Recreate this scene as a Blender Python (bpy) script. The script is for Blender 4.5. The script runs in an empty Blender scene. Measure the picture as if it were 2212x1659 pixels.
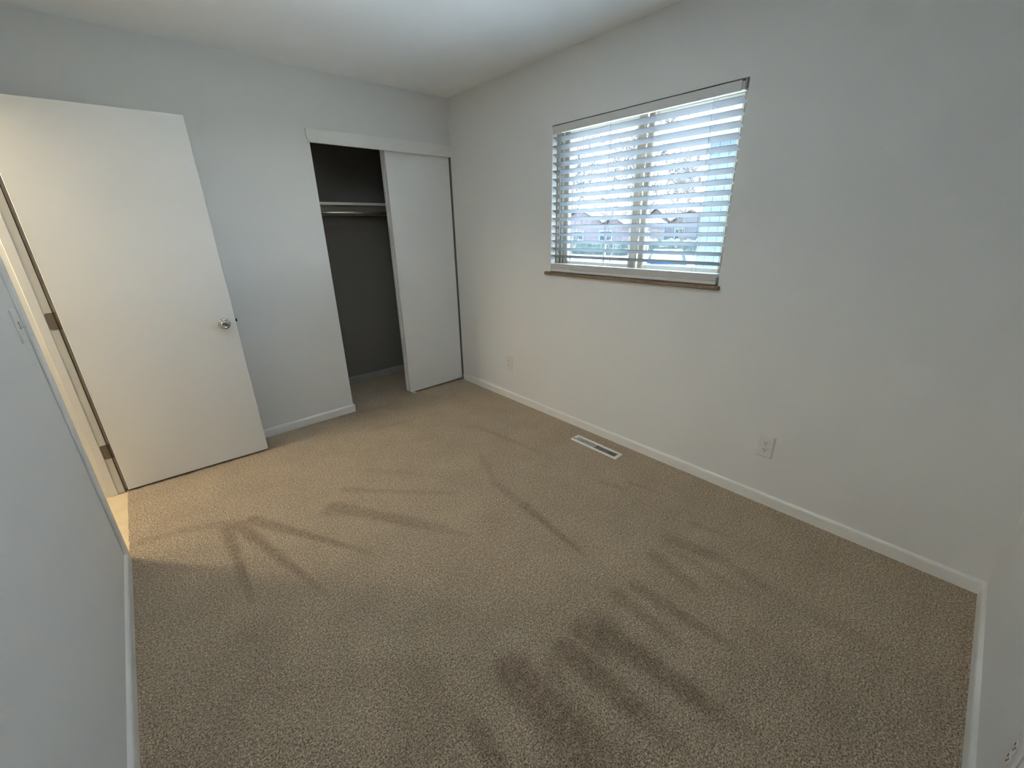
import bpy, bmesh, math, random
from mathutils import Vector, Matrix

scene = bpy.context.scene
COL = scene.collection
random.seed(7)
PI = math.pi

# ------------------------------------------------------------------ camera
# room frame: corner of closet wall and window wall is the origin, room at x<0, y<0
F_PX, YAW, PITCH, ROLL = 895.3, 0.7226, 0.3611, -0.0183
CAM = Vector((-2.2783, -3.3190, 1.4425))
cam_data = bpy.data.cameras.new('camera')
cam_data.sensor_width = 36.0
cam_data.lens = F_PX / 2212.0 * 36.0
cam_data.clip_start = 0.02
cam_data.clip_end = 400
cam = bpy.data.objects.new('camera', cam_data)
COL.objects.link(cam)
fw = Vector((math.sin(YAW)*math.cos(PITCH), math.cos(YAW)*math.cos(PITCH), -math.sin(PITCH)))
rt = Vector((math.cos(YAW), -math.sin(YAW), 0))
up = rt.cross(fw)
rt2 = rt*math.cos(ROLL) + up*math.sin(ROLL)
up2 = -rt*math.sin(ROLL) + up*math.cos(ROLL)
M = Matrix((rt2, up2, -fw)).transposed().to_4x4()
M.translation = CAM
cam.matrix_world = M
scene.camera = cam

# ------------------------------------------------------------------ world, sun, exposure
SUN_AZ, SUN_EL = math.radians(35.5), math.radians(55.0)
SKY, SUN, GLINT = 6.6, 24.0, 0.09
world = bpy.data.worlds.new('world')
scene.world = world
world.use_nodes = True
wn = world.node_tree.nodes
wl = world.node_tree.links
wn.clear()
w_out = wn.new('ShaderNodeOutputWorld')
w_bg = wn.new('ShaderNodeBackground')
# clear winter sky: nearly white towards the horizon, pale blue overhead
w_tc = wn.new('ShaderNodeTexCoord')
w_sep = wn.new('ShaderNodeSeparateXYZ')
w_ramp = wn.new('ShaderNodeValToRGB')
w_ramp.color_ramp.elements[0].position = 0.0
w_ramp.color_ramp.elements[0].color = (0.86, 0.94, 1.0, 1)
w_ramp.color_ramp.elements[1].position = 1.0
w_ramp.color_ramp.elements[1].color = (0.36, 0.58, 0.92, 1)
_e = w_ramp.color_ramp.elements.new(0.30)
_e.color = (0.58, 0.78, 1.0, 1)
w_bg.inputs['Strength'].default_value = SKY
wl.new(w_tc.outputs['Generated'], w_sep.inputs[0])
wl.new(w_sep.outputs['Z'], w_ramp.inputs[0])
wl.new(w_ramp.outputs[0], w_bg.inputs['Color'])
wl.new(w_bg.outputs[0], w_out.inputs['Surface'])


def sun_lamp(name, direction_to_sun, strength, angle, color):
    d = bpy.data.lights.new(name, 'SUN')
    d.energy = strength
    d.angle = angle
    d.color = color
    o = bpy.data.objects.new(name, d)
    COL.objects.link(o)
    o.rotation_euler = Vector(direction_to_sun).to_track_quat('Z', 'Y').to_euler()
    o.location = Vector(direction_to_sun) * 30
    return o


sun_lamp('sun', (math.cos(SUN_EL)*math.cos(SUN_AZ), math.cos(SUN_EL)*math.sin(SUN_AZ), math.sin(SUN_EL)), SUN, math.radians(1.0), (1.0, 0.93, 0.82))
# sunlight thrown back by glass across the street, the faint slat pattern on the closet wall
sun_lamp('sun_glint', (0.667, -0.745, 0.0), GLINT, math.radians(1.6), (1.0, 0.97, 0.92))

scene.view_settings.view_transform = 'Standard'
scene.view_settings.look = 'None'
scene.view_settings.gamma = 1.0
scene.view_settings.use_curve_mapping = False
scene.view_settings.exposure = 1.65
scene.cycles.max_bounces = 12
scene.cycles.diffuse_bounces = 9
scene.cycles.glossy_bounces = 3
scene.cycles.use_light_tree = False
scene.cycles.caustics_reflective = False
scene.cycles.caustics_refractive = False
scene.cycles.transparent_max_bounces = 24
scene.cycles.sample_clamp_indirect = 6.0

# ------------------------------------------------------------------ materials


def mat(name, color, rough=0.6, metal=0.0, spec=0.4, bump=None, mottle=None, transl=0.0):
    """plain procedural material; bump=(scale, distance, strength); mottle=(scale, amount)"""
    m = bpy.data.materials.new(name)
    m.use_nodes = True
    nt = m.node_tree
    b = nt.nodes['Principled BSDF']
    b.inputs['Base Color'].default_value = (*color, 1)
    b.inputs['Roughness'].default_value = rough
    b.inputs['Metallic'].default_value = metal
    b.inputs['Specular IOR Level'].default_value = spec
    tc = nt.nodes.new('ShaderNodeTexCoord')
    if mottle:
        n = nt.nodes.new('ShaderNodeTexNoise')
        n.inputs['Scale'].default_value = mottle[0]
        n.inputs['Detail'].default_value = 4
        nt.links.new(tc.outputs['Object'], n.inputs['Vector'])
        r = nt.nodes.new('ShaderNodeMapRange')
        r.inputs['From Min'].default_value = 0.3
        r.inputs['From Max'].default_value = 0.7
        r.inputs['To Min'].default_value = 1 - mottle[1]
        r.inputs['To Max'].default_value = 1 + mottle[1]
        nt.links.new(n.outputs[0], r.inputs['Value'])
        mx = nt.nodes.new('ShaderNodeMix')
        mx.data_type = 'RGBA'
        mx.blend_type = 'MULTIPLY'
        mx.inputs['Factor'].default_value = 1
        mx.inputs['A'].default_value = (*color, 1)
        nt.links.new(r.outputs[0], mx.inputs['B'])
        nt.links.new(mx.outputs['Result'], b.inputs['Base Color'])
    if bump:
        n2 = nt.nodes.new('ShaderNodeTexNoise')
        n2.inputs['Scale'].default_value = bump[0]
        n2.inputs['Detail'].default_value = 3
        nt.links.new(tc.outputs['Object'], n2.inputs['Vector'])
        bp = nt.nodes.new('ShaderNodeBump')
        bp.inputs['Distance'].default_value = bump[1]
        bp.inputs['Strength'].default_value = bump[2]
        nt.links.new(n2.outputs[0], bp.inputs['Height'])
        nt.links.new(bp.outputs[0], b.inputs['Normal'])
    if transl:
        out = nt.nodes['Material Output']
        t = nt.nodes.new('ShaderNodeBsdfTranslucent')
        t.inputs['Color'].default_value = (*color, 1)
        ms = nt.nodes.new('ShaderNodeMixShader')
        ms.inputs[0].default_value = transl
        nt.links.new(b.outputs[0], ms.inputs[1])
        nt.links.new(t.outputs[0], ms.inputs[2])
        nt.links.new(ms.outputs[0], out.inputs['Surface'])
    return m


M_WALL = mat('wall_paint', (0.72, 0.725, 0.715), 0.75, bump=(260, 0.0006, 0.35), mottle=(1.5, 0.012))
M_CEIL = mat('ceiling_paint', (0.88, 0.90, 0.90), 0.9, bump=(180, 0.001, 0.4))
M_CLOSET_SHADE = mat('closet_shade', (0.15, 0.14, 0.125), 0.8, mottle=(2, 0.03))  # darker than the room paint to stand for the shade inside the closet
M_TRIM = mat('trim_paint', (0.78, 0.775, 0.75), 0.45, mottle=(6, 0.015))
M_DOOR = mat('door_paint', (0.78, 0.785, 0.775), 0.5, bump=(90, 0.0003, 0.3), mottle=(2.0, 0.012))
M_PLATE = mat('outlet_plastic', (0.68, 0.67, 0.64), 0.4)
M_SLOT = mat('slot_dark', (0.02, 0.02, 0.02), 0.7)
M_CHROME = mat('chrome', (0.42, 0.43, 0.44), 0.14, metal=1.0, mottle=(30, 0.02))
M_BRONZE = mat('hinge_metal', (0.20, 0.165, 0.125), 0.55, metal=0.3, mottle=(120, 0.08))
M_BOLT = mat('latch_metal', (0.05, 0.05, 0.05), 0.4, metal=0.7)
M_SLAT_SHADE = mat('blind_slat_shade', (0.26, 0.275, 0.295), 0.6, spec=0.15)  # room side of the white slats, backlit shade put into the colour
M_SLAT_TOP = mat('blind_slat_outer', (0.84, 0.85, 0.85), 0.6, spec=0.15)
M_VALANCE = mat('blind_valance', (0.60, 0.595, 0.58), 0.5, mottle=(8, 0.01))
M_CORD = mat('blind_cord', (0.30, 0.30, 0.29), 0.8)
M_WAND = mat('blind_wand', (0.42, 0.44, 0.46), 0.2)
M_FRAME = mat('window_vinyl', (0.34, 0.295, 0.225), 0.5, mottle=(20, 0.03))
M_FRAME_W = mat('window_vinyl_white', (0.62, 0.61, 0.55), 0.45)
M_SILL = mat('sill_wood', (0.15, 0.10, 0.06), 0.55, mottle=(60, 0.2))
M_VENT = mat('vent_enamel', (0.80, 0.79, 0.76), 0.4)
M_DARK = mat('duct_dark', (0.015, 0.014, 0.013), 0.8)
M_SHELF = mat('shelf_paint', (0.72, 0.70, 0.67), 0.5, mottle=(10, 0.03))
M_ROD = mat('closet_rod', (0.60, 0.58, 0.55), 0.25, metal=0.9)
M_GAP_SHADE = mat('hinge_gap_shade', (0.045, 0.035, 0.028), 0.8)  # dark colour standing in for shade in the hinge gap
M_HALLF = mat('hall_vinyl', (0.56, 0.45, 0.29), 0.45, bump=(40, 0.001, 0.3), mottle=(9, 0.08))
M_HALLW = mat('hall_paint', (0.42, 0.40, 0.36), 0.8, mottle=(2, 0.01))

# window glass: thin pane, mostly clear with a slight reflection
M_GLASS = bpy.data.materials.new('window_glass')
M_GLASS.use_nodes = True
_n = M_GLASS.node_tree.nodes
_l = M_GLASS.node_tree.links
_n.clear()
_o = _n.new('ShaderNodeOutputMaterial')
_t = _n.new('ShaderNodeBsdfTransparent')
_t.inputs[0].default_value = (0.93, 0.95, 0.95, 1)
_g = _n.new('ShaderNodeBsdfGlossy')
_g.inputs['Roughness'].default_value = 0.02
_m = _n.new('ShaderNodeMixShader')
_m.inputs[0].default_value = 0.06
_l.new(_t.outputs[0], _m.inputs[1])
_l.new(_g.outputs[0], _m.inputs[2])
_l.new(_m.outputs[0], _o.inputs['Surface'])


def carpet_material():
    m = bpy.data.materials.new('carpet')
    m.use_nodes = True
    nt = m.node_tree
    N, L = nt.nodes.new, nt.links.new
    b = nt.nodes['Principled BSDF']
    b.inputs['Roughness'].default_value = 0.95
    b.inputs['Specular IOR Level'].default_value = 0.1
    b.inputs['Sheen Weight'].default_value = 0.25
    b.inputs['Sheen Roughness'].default_value = 0.5
    b.inputs['Sheen Tint'].default_value = (0.9, 0.8, 0.65, 1)
    tc = N('ShaderNodeTexCoord')
    n1 = N('ShaderNodeTexNoise')
    n1.inputs['Scale'].default_value = 185
    n1.inputs['Detail'].default_value = 3.0
    n1.inputs['Roughness'].default_value = 0.65
    L(tc.outputs['Object'], n1.inputs['Vector'])
    v = N('ShaderNodeTexVoronoi')
    v.inputs['Scale'].default_value = 240
    L(tc.outputs['Object'], v.inputs['Vector'])
    ramp = N('ShaderNodeValToRGB')
    e = ramp.color_ramp.elements
    e[0].position = 0.36
    e[0].color = (0.130, 0.092, 0.058, 1)
    e[1].position = 0.66
    e[1].color = (0.76, 0.615, 0.44, 1)
    mid = e.new(0.5)
    mid.color = (0.44, 0.34, 0.238, 1)
    L(n1.outputs[0], ramp.inputs[0])
    # each tuft is darker towards the bottom between its fibres
    vr = N('ShaderNodeMapRange')
    vr.inputs['From Min'].default_value = 0.0
    vr.inputs['From Max'].default_value = 0.7
    vr.inputs['To Min'].default_value = 1.12
    vr.inputs['To Max'].default_value = 0.72
    L(v.outputs['Distance'], vr.inputs['Value'])
    mx = N('ShaderNodeMix')
    mx.data_type = 'RGBA'
    mx.blend_type = 'MULTIPLY'
    mx.inputs['Factor'].default_value = 1
    L(ramp.outputs[0], mx.inputs['A'])
    L(vr.outputs[0], mx.inputs['B'])
    # broad pile mottling
    n3 = N('ShaderNodeTexNoise')
    n3.inputs['Scale'].default_value = 5
    n3.inputs['Detail'].default_value = 3
    L(tc.outputs['Object'], n3.inputs['Vector'])
    r3 = N('ShaderNodeMapRange')
    r3.inputs['From Min'].default_value = 0.3
    r3.inputs['From Max'].default_value = 0.7
    r3.inputs['To Min'].default_value = 0.93
    r3.inputs['To Max'].default_value = 1.07
    L(n3.outputs[0], r3.inputs['Value'])
    mx3 = N('ShaderNodeMix')
    mx3.data_type = 'RGBA'
    mx3.blend_type = 'MULTIPLY'
    mx3.inputs['Factor'].default_value = 1
    L(mx.outputs['Result'], mx3.inputs['A'])
    L(r3.outputs[0], mx3.inputs['B'])
    n5 = N('ShaderNodeTexNoise')
    n5.inputs['Scale'].default_value = 85
    n5.inputs['Detail'].default_value = 2
    L(tc.outputs['Object'], n5.inputs['Vector'])
    r5 = N('ShaderNodeMapRange')
    r5.inputs['From Min'].default_value = 0.32
    r5.inputs['From Max'].default_value = 0.68
    r5.inputs['To Min'].default_value = 0.80
    r5.inputs['To Max'].default_value = 1.20
    L(n5.outputs[0], r5.inputs['Value'])
    mx5 = N('ShaderNodeMix')
    mx5.data_type = 'RGBA'
    mx5.blend_type = 'MULTIPLY'
    mx5.inputs['Factor'].default_value = 1
    L(mx3.outputs['Result'], mx5.inputs['A'])
    L(r5.outputs[0], mx5.inputs['B'])
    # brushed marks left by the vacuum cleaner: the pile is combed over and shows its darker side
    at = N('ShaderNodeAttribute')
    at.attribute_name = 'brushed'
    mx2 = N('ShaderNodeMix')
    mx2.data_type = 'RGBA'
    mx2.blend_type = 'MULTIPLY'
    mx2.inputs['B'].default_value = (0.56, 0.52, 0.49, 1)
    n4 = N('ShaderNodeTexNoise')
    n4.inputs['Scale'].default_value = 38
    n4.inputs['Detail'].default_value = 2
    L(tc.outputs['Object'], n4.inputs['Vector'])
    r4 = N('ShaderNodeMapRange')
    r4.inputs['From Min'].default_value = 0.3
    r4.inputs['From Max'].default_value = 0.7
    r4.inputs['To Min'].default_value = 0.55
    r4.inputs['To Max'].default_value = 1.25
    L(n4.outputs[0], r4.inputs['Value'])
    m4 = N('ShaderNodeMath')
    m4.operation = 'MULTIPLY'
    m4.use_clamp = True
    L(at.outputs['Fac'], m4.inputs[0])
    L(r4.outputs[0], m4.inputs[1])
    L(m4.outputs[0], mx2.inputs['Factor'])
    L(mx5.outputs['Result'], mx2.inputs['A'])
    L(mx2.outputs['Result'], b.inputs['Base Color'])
    ad = N('ShaderNodeMath')
    ad.operation = 'SUBTRACT'
    L(n1.outputs[0], ad.inputs[0])
    L(v.outputs['Distance'], ad.inputs[1])
    bp = N('ShaderNodeBump')
    bp.inputs['Distance'].default_value = 0.006
    bp.inputs['Strength'].default_value = 0.8
    L(ad.outputs[0], bp.inputs['Height'])
    L(bp.outputs[0], b.inputs['Normal'])
    return m


M_CARPET = carpet_material()

# ------------------------------------------------------------------ helpers


def obj(name, bm, m, parent=None, smooth=False):
    me = bpy.data.meshes.new(name)
    bmesh.ops.recalc_face_normals(bm, faces=bm.faces)
    bm.to_mesh(me)
    bm.free()
    if smooth:
        me.polygons.foreach_set('use_smooth', [True]*len(me.polygons))
    me.materials.append(m)
    o = bpy.data.objects.new(name, me)
    COL.objects.link(o)
    if parent:
        o.parent = parent
    return o


def empty(name, loc=(0, 0, 0), rz=0.0):
    o = bpy.data.objects.new(name, None)
    o.empty_display_size = 0.1
    COL.objects.link(o)
    o.location = loc
    o.rotation_euler = (0, 0, rz)
    return o


def tag(o, label=None, cat=None, group=None, kind=None):
    if label:
        o['label'] = label
    if cat:
        o['category'] = cat
    if group:
        o['group'] = group
    if kind:
        o['kind'] = kind
    return o


def struct(o, label=None):
    return tag(o, label, None, None, 'structure')


def box(x0, x1, y0, y1, z0, z1, bev=0.0, seg=2):
    bm = bmesh.new()
    bmesh.ops.create_cube(bm, size=1.0)
    for v in bm.verts:
        v.co = Vector(((x0+x1)/2 + v.co.x*(x1-x0), (y0+y1)/2 + v.co.y*(y1-y0), (z0+z1)/2 + v.co.z*(z1-z0)))
    if bev:
        bmesh.ops.bevel(bm, geom=bm.edges[:], offset=bev, segments=seg, affect='EDGES', profile=0.5)
    return bm


def lathe(profile, n=32):
    """profile: list of (r, h) around local z"""
    bm = bmesh.new()
    rings = []
    for r, h in profile:
        if r < 1e-6:
            rings.append([bm.verts.new((0, 0, h))])
        else:
            rings.append([bm.verts.new((r*math.cos(2*PI*i/n), r*math.sin(2*PI*i/n), h)) for i in range(n)])
    for a, b in zip(rings, rings[1:]):
        for i in range(n):
            j = (i+1) % n
            if len(a) == 1 and len(b) == 1:
                continue
            if len(a) == 1:
                bm.faces.new((a[0], b[i], b[j]))
            elif len(b) == 1:
                bm.faces.new((a[i], a[j], b[0]))
            else:
                bm.faces.new((a[i], a[j], b[j], b[i]))
    return bm


def xform(bm, mtx):
    bmesh.ops.transform(bm, matrix=mtx, verts=bm.verts)
    return bm


def tube(pts, radii, n=8, bm=None, cap=True):
    bm = bm or bmesh.new()
    pts = [Vector(p) for p in pts]
    rings = []
    for i, p in enumerate(pts):
        d = (pts[min(i+1, len(pts)-1)] - pts[max(i-1, 0)]).normalized()
        a = d.orthogonal().normalized() if i == 0 else (rings_a - d*rings_a.dot(d)).normalized()
        rings_a = a
        b = d.cross(a)
        r = radii[i] if hasattr(radii, '__len__') else radii
        rings.append([bm.verts.new(p + (a*math.cos(2*PI*k/n) + b*math.sin(2*PI*k/n))*r) for k in range(n)])
    for A, B in zip(rings, rings[1:]):
        for k in range(n):
            bm.faces.new((A[k], A[(k+1) % n], B[(k+1) % n], B[k]))
    if cap:
        bm.faces.new(rings[0][::-1])
        bm.faces.new(rings[-1])
    return bm


def slab_grid(us, vs, t0, t1, holes, place):
    """one closed mesh: a slab with rectangular holes. us, vs: cut positions, holes: (u0,u1,v0,v1), place(u,v,t)->xyz"""
    bm = bmesh.new()
    cache = {}

    def V(i, j, k):
        if (i, j, k) not in cache:
            cache[(i, j, k)] = bm.verts.new(place(us[i], vs[j], (t0, t1)[k]))
        return cache[(i, j, k)]

    def solid(i, j):
        if i < 0 or j < 0 or i >= len(us)-1 or j >= len(vs)-1:
            return False
        u, v = (us[i]+us[i+1])/2, (vs[j]+vs[j+1])/2
        return not any(h[0] < u < h[1] and h[2] < v < h[3] for h in holes)
    for i in range(len(us)-1):
        for j in range(len(vs)-1):
            if not solid(i, j):
                continue
            bm.faces.new((V(i, j, 0), V(i+1, j, 0), V(i+1, j+1, 0), V(i, j+1, 0)))
            bm.faces.new((V(i, j, 1), V(i, j+1, 1), V(i+1, j+1, 1), V(i+1, j, 1)))
            for (di, dj, a, b) in ((-1, 0, (i, j), (i, j+1)), (1, 0, (i+1, j), (i+1, j+1)), (0, -1, (i, j), (i+1, j)), (0, 1, (i, j+1), (i+1, j+1))):
                if not solid(i+di, j+dj):
                    bm.faces.new((V(*a, 0), V(*b, 0), V(*b, 1), V(*a, 1)))
    return bm


# ------------------------------------------------------------------ room dimensions
W, D, H = 2.625, 3.628, 2.44
WT = 0.115                       # wall thickness
WY0, WY1, WZ0, WZ1 = -2.382, -1.177, 1.136, 2.056     # window opening
DY0, DY1, DZ = -0.927, -0.165, 2.045                  # doorway in the left wall
CX0 = -1.152                     # closet opening, left jamb; it runs to the window wall
CZ = 2.075                       # closet head
CD = 0.70                        # closet depth
CL = -1.30                       # closet left inner wall

# ceiling
bm = box(-W-WT, 0.20, -D-WT, CD+WT, H, H+0.15)
struct(obj('ceiling', bm, M_CEIL), 'smooth white painted ceiling')

struct(obj('shade_eave', box(0.20, 1.05, -D-1.0, CD+1.0, H-0.02, H+0.13), M_TRIM), 'unseen eave added to shade the window')  # overhang added out of view to keep direct sun off the slats
# window wall (also closes the closet's right side)
bm = slab_grid([-D-WT, WY0, WY1, CD+WT], [-0.3, WZ0, WZ1, H], 0.0, 0.20, [(WY0, WY1, WZ0, WZ1)], lambda u, v, t: (t, u, v))
struct(obj('wall_right', bm, M_WALL), 'plain light grey wall with the window')
# closet wall
bm = slab_grid([-W-WT, CX0, 0.0], [-0.3, -0.05, CZ, H], 0.0, WT, [(CX0, 0.0, -0.05, CZ)], lambda u, v, t: (u, t, v))
struct(obj('wall_back', bm, M_WALL), 'light grey wall with the closet opening')
# left wall with the doorway
bm = slab_grid([-D-WT, DY0, DY1, 0.0], [-0.3, -0.04, DZ, H], 0.0, WT, [(DY0, DY1, -0.04, DZ)], lambda u, v, t: (-W-t, u, v))
struct(obj('wall_left', bm, M_WALL), 'light grey wall beside the doorway')
# near wall
bm = box(-W-WT, 0.0, -D-WT, -D, -0.3, H)
struct(obj('wall_near', bm, M_WALL), 'light grey wall at the right edge')
# closet inside
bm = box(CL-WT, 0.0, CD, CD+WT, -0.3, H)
struct(obj('wall_closet_back', bm, M_CLOSET_SHADE), 'shaded wall at the back of the closet')
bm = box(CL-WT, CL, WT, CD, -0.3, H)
struct(obj('wall_closet_side', bm, M_CLOSET_SHADE), 'shaded side wall inside the closet')

bm = box(-0.004, 0.0, 0.006, CD, -0.01, H)  # thin dark sheet so the gap beside the sliding door looks shaded
struct(obj('wall_closet_right_shade', bm, M_CLOSET_SHADE), 'dark sheet standing in for shade behind the sliding closet doors')

# ------------------------------------------------------------------ carpet with brushed marks
VX0, VX1, VY0, VY1 = -0.204, -0.121, -1.984, -1.598     # floor vent outline


def floor_pt(px, py):
    a = (px-1106.0)/F_PX
    b = (py-829.5)/F_PX
    d = fw + rt2*a - up2*b
    t = -CAM.z/d.z
    return CAM.x + d.x*t, CAM.y + d.y*t


# marks measured as strokes on the photo, turned once into floor positions (start, end, widths in m, depth)
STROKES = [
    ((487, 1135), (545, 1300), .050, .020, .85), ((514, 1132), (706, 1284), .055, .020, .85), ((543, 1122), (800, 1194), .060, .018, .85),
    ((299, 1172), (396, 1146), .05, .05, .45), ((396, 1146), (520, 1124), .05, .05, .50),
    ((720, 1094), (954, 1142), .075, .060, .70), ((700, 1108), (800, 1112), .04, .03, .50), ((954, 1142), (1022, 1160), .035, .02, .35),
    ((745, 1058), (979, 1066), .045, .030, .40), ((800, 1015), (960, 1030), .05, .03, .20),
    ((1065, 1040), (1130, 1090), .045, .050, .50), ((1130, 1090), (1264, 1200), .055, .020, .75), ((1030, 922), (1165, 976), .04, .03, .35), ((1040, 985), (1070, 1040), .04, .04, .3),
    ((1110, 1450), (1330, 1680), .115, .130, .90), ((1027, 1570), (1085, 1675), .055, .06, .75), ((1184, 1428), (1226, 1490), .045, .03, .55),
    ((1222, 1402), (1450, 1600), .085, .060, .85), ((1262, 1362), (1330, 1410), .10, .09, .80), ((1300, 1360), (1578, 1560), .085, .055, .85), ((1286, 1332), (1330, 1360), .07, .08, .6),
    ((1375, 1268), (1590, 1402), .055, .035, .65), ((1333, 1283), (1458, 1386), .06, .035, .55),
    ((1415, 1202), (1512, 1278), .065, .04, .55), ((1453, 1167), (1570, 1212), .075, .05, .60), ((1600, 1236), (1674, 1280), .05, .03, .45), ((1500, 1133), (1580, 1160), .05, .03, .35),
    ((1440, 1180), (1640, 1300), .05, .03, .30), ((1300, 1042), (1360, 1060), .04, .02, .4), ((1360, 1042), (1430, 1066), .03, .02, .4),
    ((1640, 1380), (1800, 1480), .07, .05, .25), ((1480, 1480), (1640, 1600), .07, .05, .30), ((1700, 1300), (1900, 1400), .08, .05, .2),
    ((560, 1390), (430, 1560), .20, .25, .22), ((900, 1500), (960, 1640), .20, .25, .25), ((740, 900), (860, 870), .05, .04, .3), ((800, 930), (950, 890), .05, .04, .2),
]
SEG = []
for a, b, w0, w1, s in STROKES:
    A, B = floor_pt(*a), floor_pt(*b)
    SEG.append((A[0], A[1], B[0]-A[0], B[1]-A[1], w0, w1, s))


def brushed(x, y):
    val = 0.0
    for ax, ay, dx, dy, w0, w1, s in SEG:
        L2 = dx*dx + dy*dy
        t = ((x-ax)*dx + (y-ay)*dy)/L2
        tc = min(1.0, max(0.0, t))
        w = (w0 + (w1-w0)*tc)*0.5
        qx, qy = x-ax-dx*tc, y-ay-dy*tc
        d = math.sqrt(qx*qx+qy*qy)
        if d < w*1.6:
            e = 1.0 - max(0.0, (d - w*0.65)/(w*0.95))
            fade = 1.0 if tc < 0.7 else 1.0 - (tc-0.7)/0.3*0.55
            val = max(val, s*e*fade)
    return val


def carpet():
    step = 0.0125
    x0, x1 = -2.618, 0.0
    y0, y1 = -D-0.01, CD+0.01
    xs = [x0 + i*step for i in range(int((x1-x0)/step)+1)] + [x1]
    ys = [y0 + i*step for i in range(int((y1-y0)/step)+1)] + [y1]
    ins = 0.012
    # exact cuts around the vent hole
    for c in (VX0+ins, VX1-ins):
        xs.append(c)
    for c in (VY0+ins, VY1-ins):
        ys.append(c)
    xs = sorted(set(round(v, 5) for v in xs))
    ys = sorted(set(round(v, 5) for v in ys))
    nx, ny = len(xs), len(ys)
    idx = {}
    verts = []
    faces = []
    vals = []
    rnd = random.Random(3)

    def vid(i, j):
        k = (i, j)
        if k not in idx:
            idx[k] = len(verts)
            x, y = xs[i], ys[j]
            if i == 0:
                x += rnd.uniform(-0.003, 0.002)
            verts.append((x, y, 0.0))
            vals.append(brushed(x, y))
        return idx[k]
    for i in range(nx-1):
        for j in range(ny-1):
            cx, cy = (xs[i]+xs[i+1])/2, (ys[j]+ys[j+1])/2
            if cy > WT*0.5 and cx < CL-0.02:
                continue
            if VX0+ins < cx < VX1-ins and VY0+ins < cy < VY1-ins:
                continue
            faces.append((vid(i, j), vid(i+1, j), vid(i+1, j+1), vid(i, j+1)))
    # cut edge at the doorway
    j_list = [j for j in range(ny) if DY0-0.05 < ys[j] < DY1+0.05]
    prev = None
    for j in j_list:
        top = vid(0, j)
        verts.append((verts[top][0]-0.004, ys[j], -0.0125))
        vals.append(0.0)
        low = len(verts)-1
        if prev:
            faces.append((prev[0], prev[1], low, top))
        prev = (top, low)
    me = bpy.data.meshes.new('floor')
    me.from_pydata(verts, [], faces)
    a = me.attributes.new('brushed', 'FLOAT', 'POINT')
    a.data.foreach_set('value', vals)
    me.materials.append(M_CARPET)
    o = bpy.data.objects.new('floor', me)
    COL.objects.link(o)
    return o


struct(carpet(), 'brown beige cut pile carpet with vacuum marks')

# ------------------------------------------------------------------ baseboards


def baseboard(name, p0, p1, inward, h=0.064, t=0.0125, label=None, m=None):
    """rounded-top board along p0->p1; inward is the unit vector into the room"""
    prof = [(0, 0), (t, 0), (t, h*0.80), (t*0.86, h*0.91), (t*0.55, h*0.98), (t*0.25, h), (0, h)]
    bm = bmesh.new()
    A, B, n = Vector((*p0, 0)), Vector((*p1, 0)), Vector((*inward, 0))
    r0 = [bm.verts.new(A + n*a + Vector((0, 0, b))) for a, b in prof]
    r1 = [bm.verts.new(B + n*a + Vector((0, 0, b))) for a, b in prof]
    for k in range(len(prof)):
        j = (k+1) % len(prof)
        bm.faces.new((r0[k], r0[j], r1[j], r1[k]))
    bm.faces.new(r0)
    bm.faces.new(r1[::-1])
    return struct(obj(name, bm, m or M_TRIM), label)


baseboard('baseboard_right', (0, -D), (0, -0.004), (-1, 0), label='white painted baseboard under the window wall')
baseboard('baseboard_near', (-W, -D), (-0.0125, -D), (0, 1), label='white painted baseboard along the near right wall')
baseboard('baseboard_left', (-W, -D+0.0125), (-W, DY0-0.062), (1, 0), label='white painted baseboard below the light switch')
baseboard('baseboard_closet', (CL, CD), (0, CD), (0, -1), label='shade-darkened grey baseboard at the back inside the closet', m=mat('closet_base_shade', (0.30, 0.29, 0.27), 0.6))  # baseboard colour darkened for the shade in the closet
# closet-wall baseboard with a rounded return at the opening
bm = bmesh.new()
_t, _h = 0.0135, 0.064
path = [(-W+0.10, 0.0, 0, -1), (CX0+0.002, 0.0, 0, -1)]
for k in range(1, 6):
    a = -PI/2 + k/5*(PI/2)
    path.append((CX0+0.002, 0.0, math.cos(a), math.sin(a)))
path.append((CX0+0.002, 0.03, 1, 0))
rings = []
prof = [(0, 0), (_t, 0), (_t, _h*0.80), (_t*0.86, _h*0.91), (_t*0.55, _h*0.98), (_t*0.25, _h), (0, _h)]
for (x, y, nx_, ny_) in path:
    rings.append([bm.verts.new((x+nx_*a, y+ny_*a, b)) for a, b in prof])
for A, B in zip(rings, rings[1:]):
    for k in range(len(prof)):
        j = (k+1) % len(prof)
        bm.faces.new((A[k], A[j], B[j], B[k]))
bm.faces.new(rings[0])
bm.faces.new(rings[-1][::-1])
bmesh.ops.remove_doubles(bm, verts=bm.verts, dist=1e-5)
struct(obj('baseboard_back', bm, M_TRIM), 'white baseboard with rounded end beside the closet opening')

# ------------------------------------------------------------------ closet: header board, sliding doors, shelf, rod
bm = bmesh.new()
hz0, hz1, hy = 2.008, 2.092, -0.019
pts2 = [(-1.172, hz1), (-0.0, hz1), (-0.0, hz0), (-1.150, hz0), (-1.158, hz0+0.004), (-1.165, hz0+0.014), (-1.169, hz0+0.030)]
f0 = [bm.verts.new((x, hy, z)) for x, z in pts2]
f1 = [bm.verts.new((x, 0.0, z)) for x, z in pts2]
bm.faces.new(f0)
bm.faces.new(f1[::-1])
for k in range(len(pts2)):
    j = (k+1) % len(pts2)
    bm.faces.new((f0[k], f0[j], f1[j], f1[k]))
struct(obj('trim_1', bm, M_TRIM), 'white header board above the closet opening')


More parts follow.
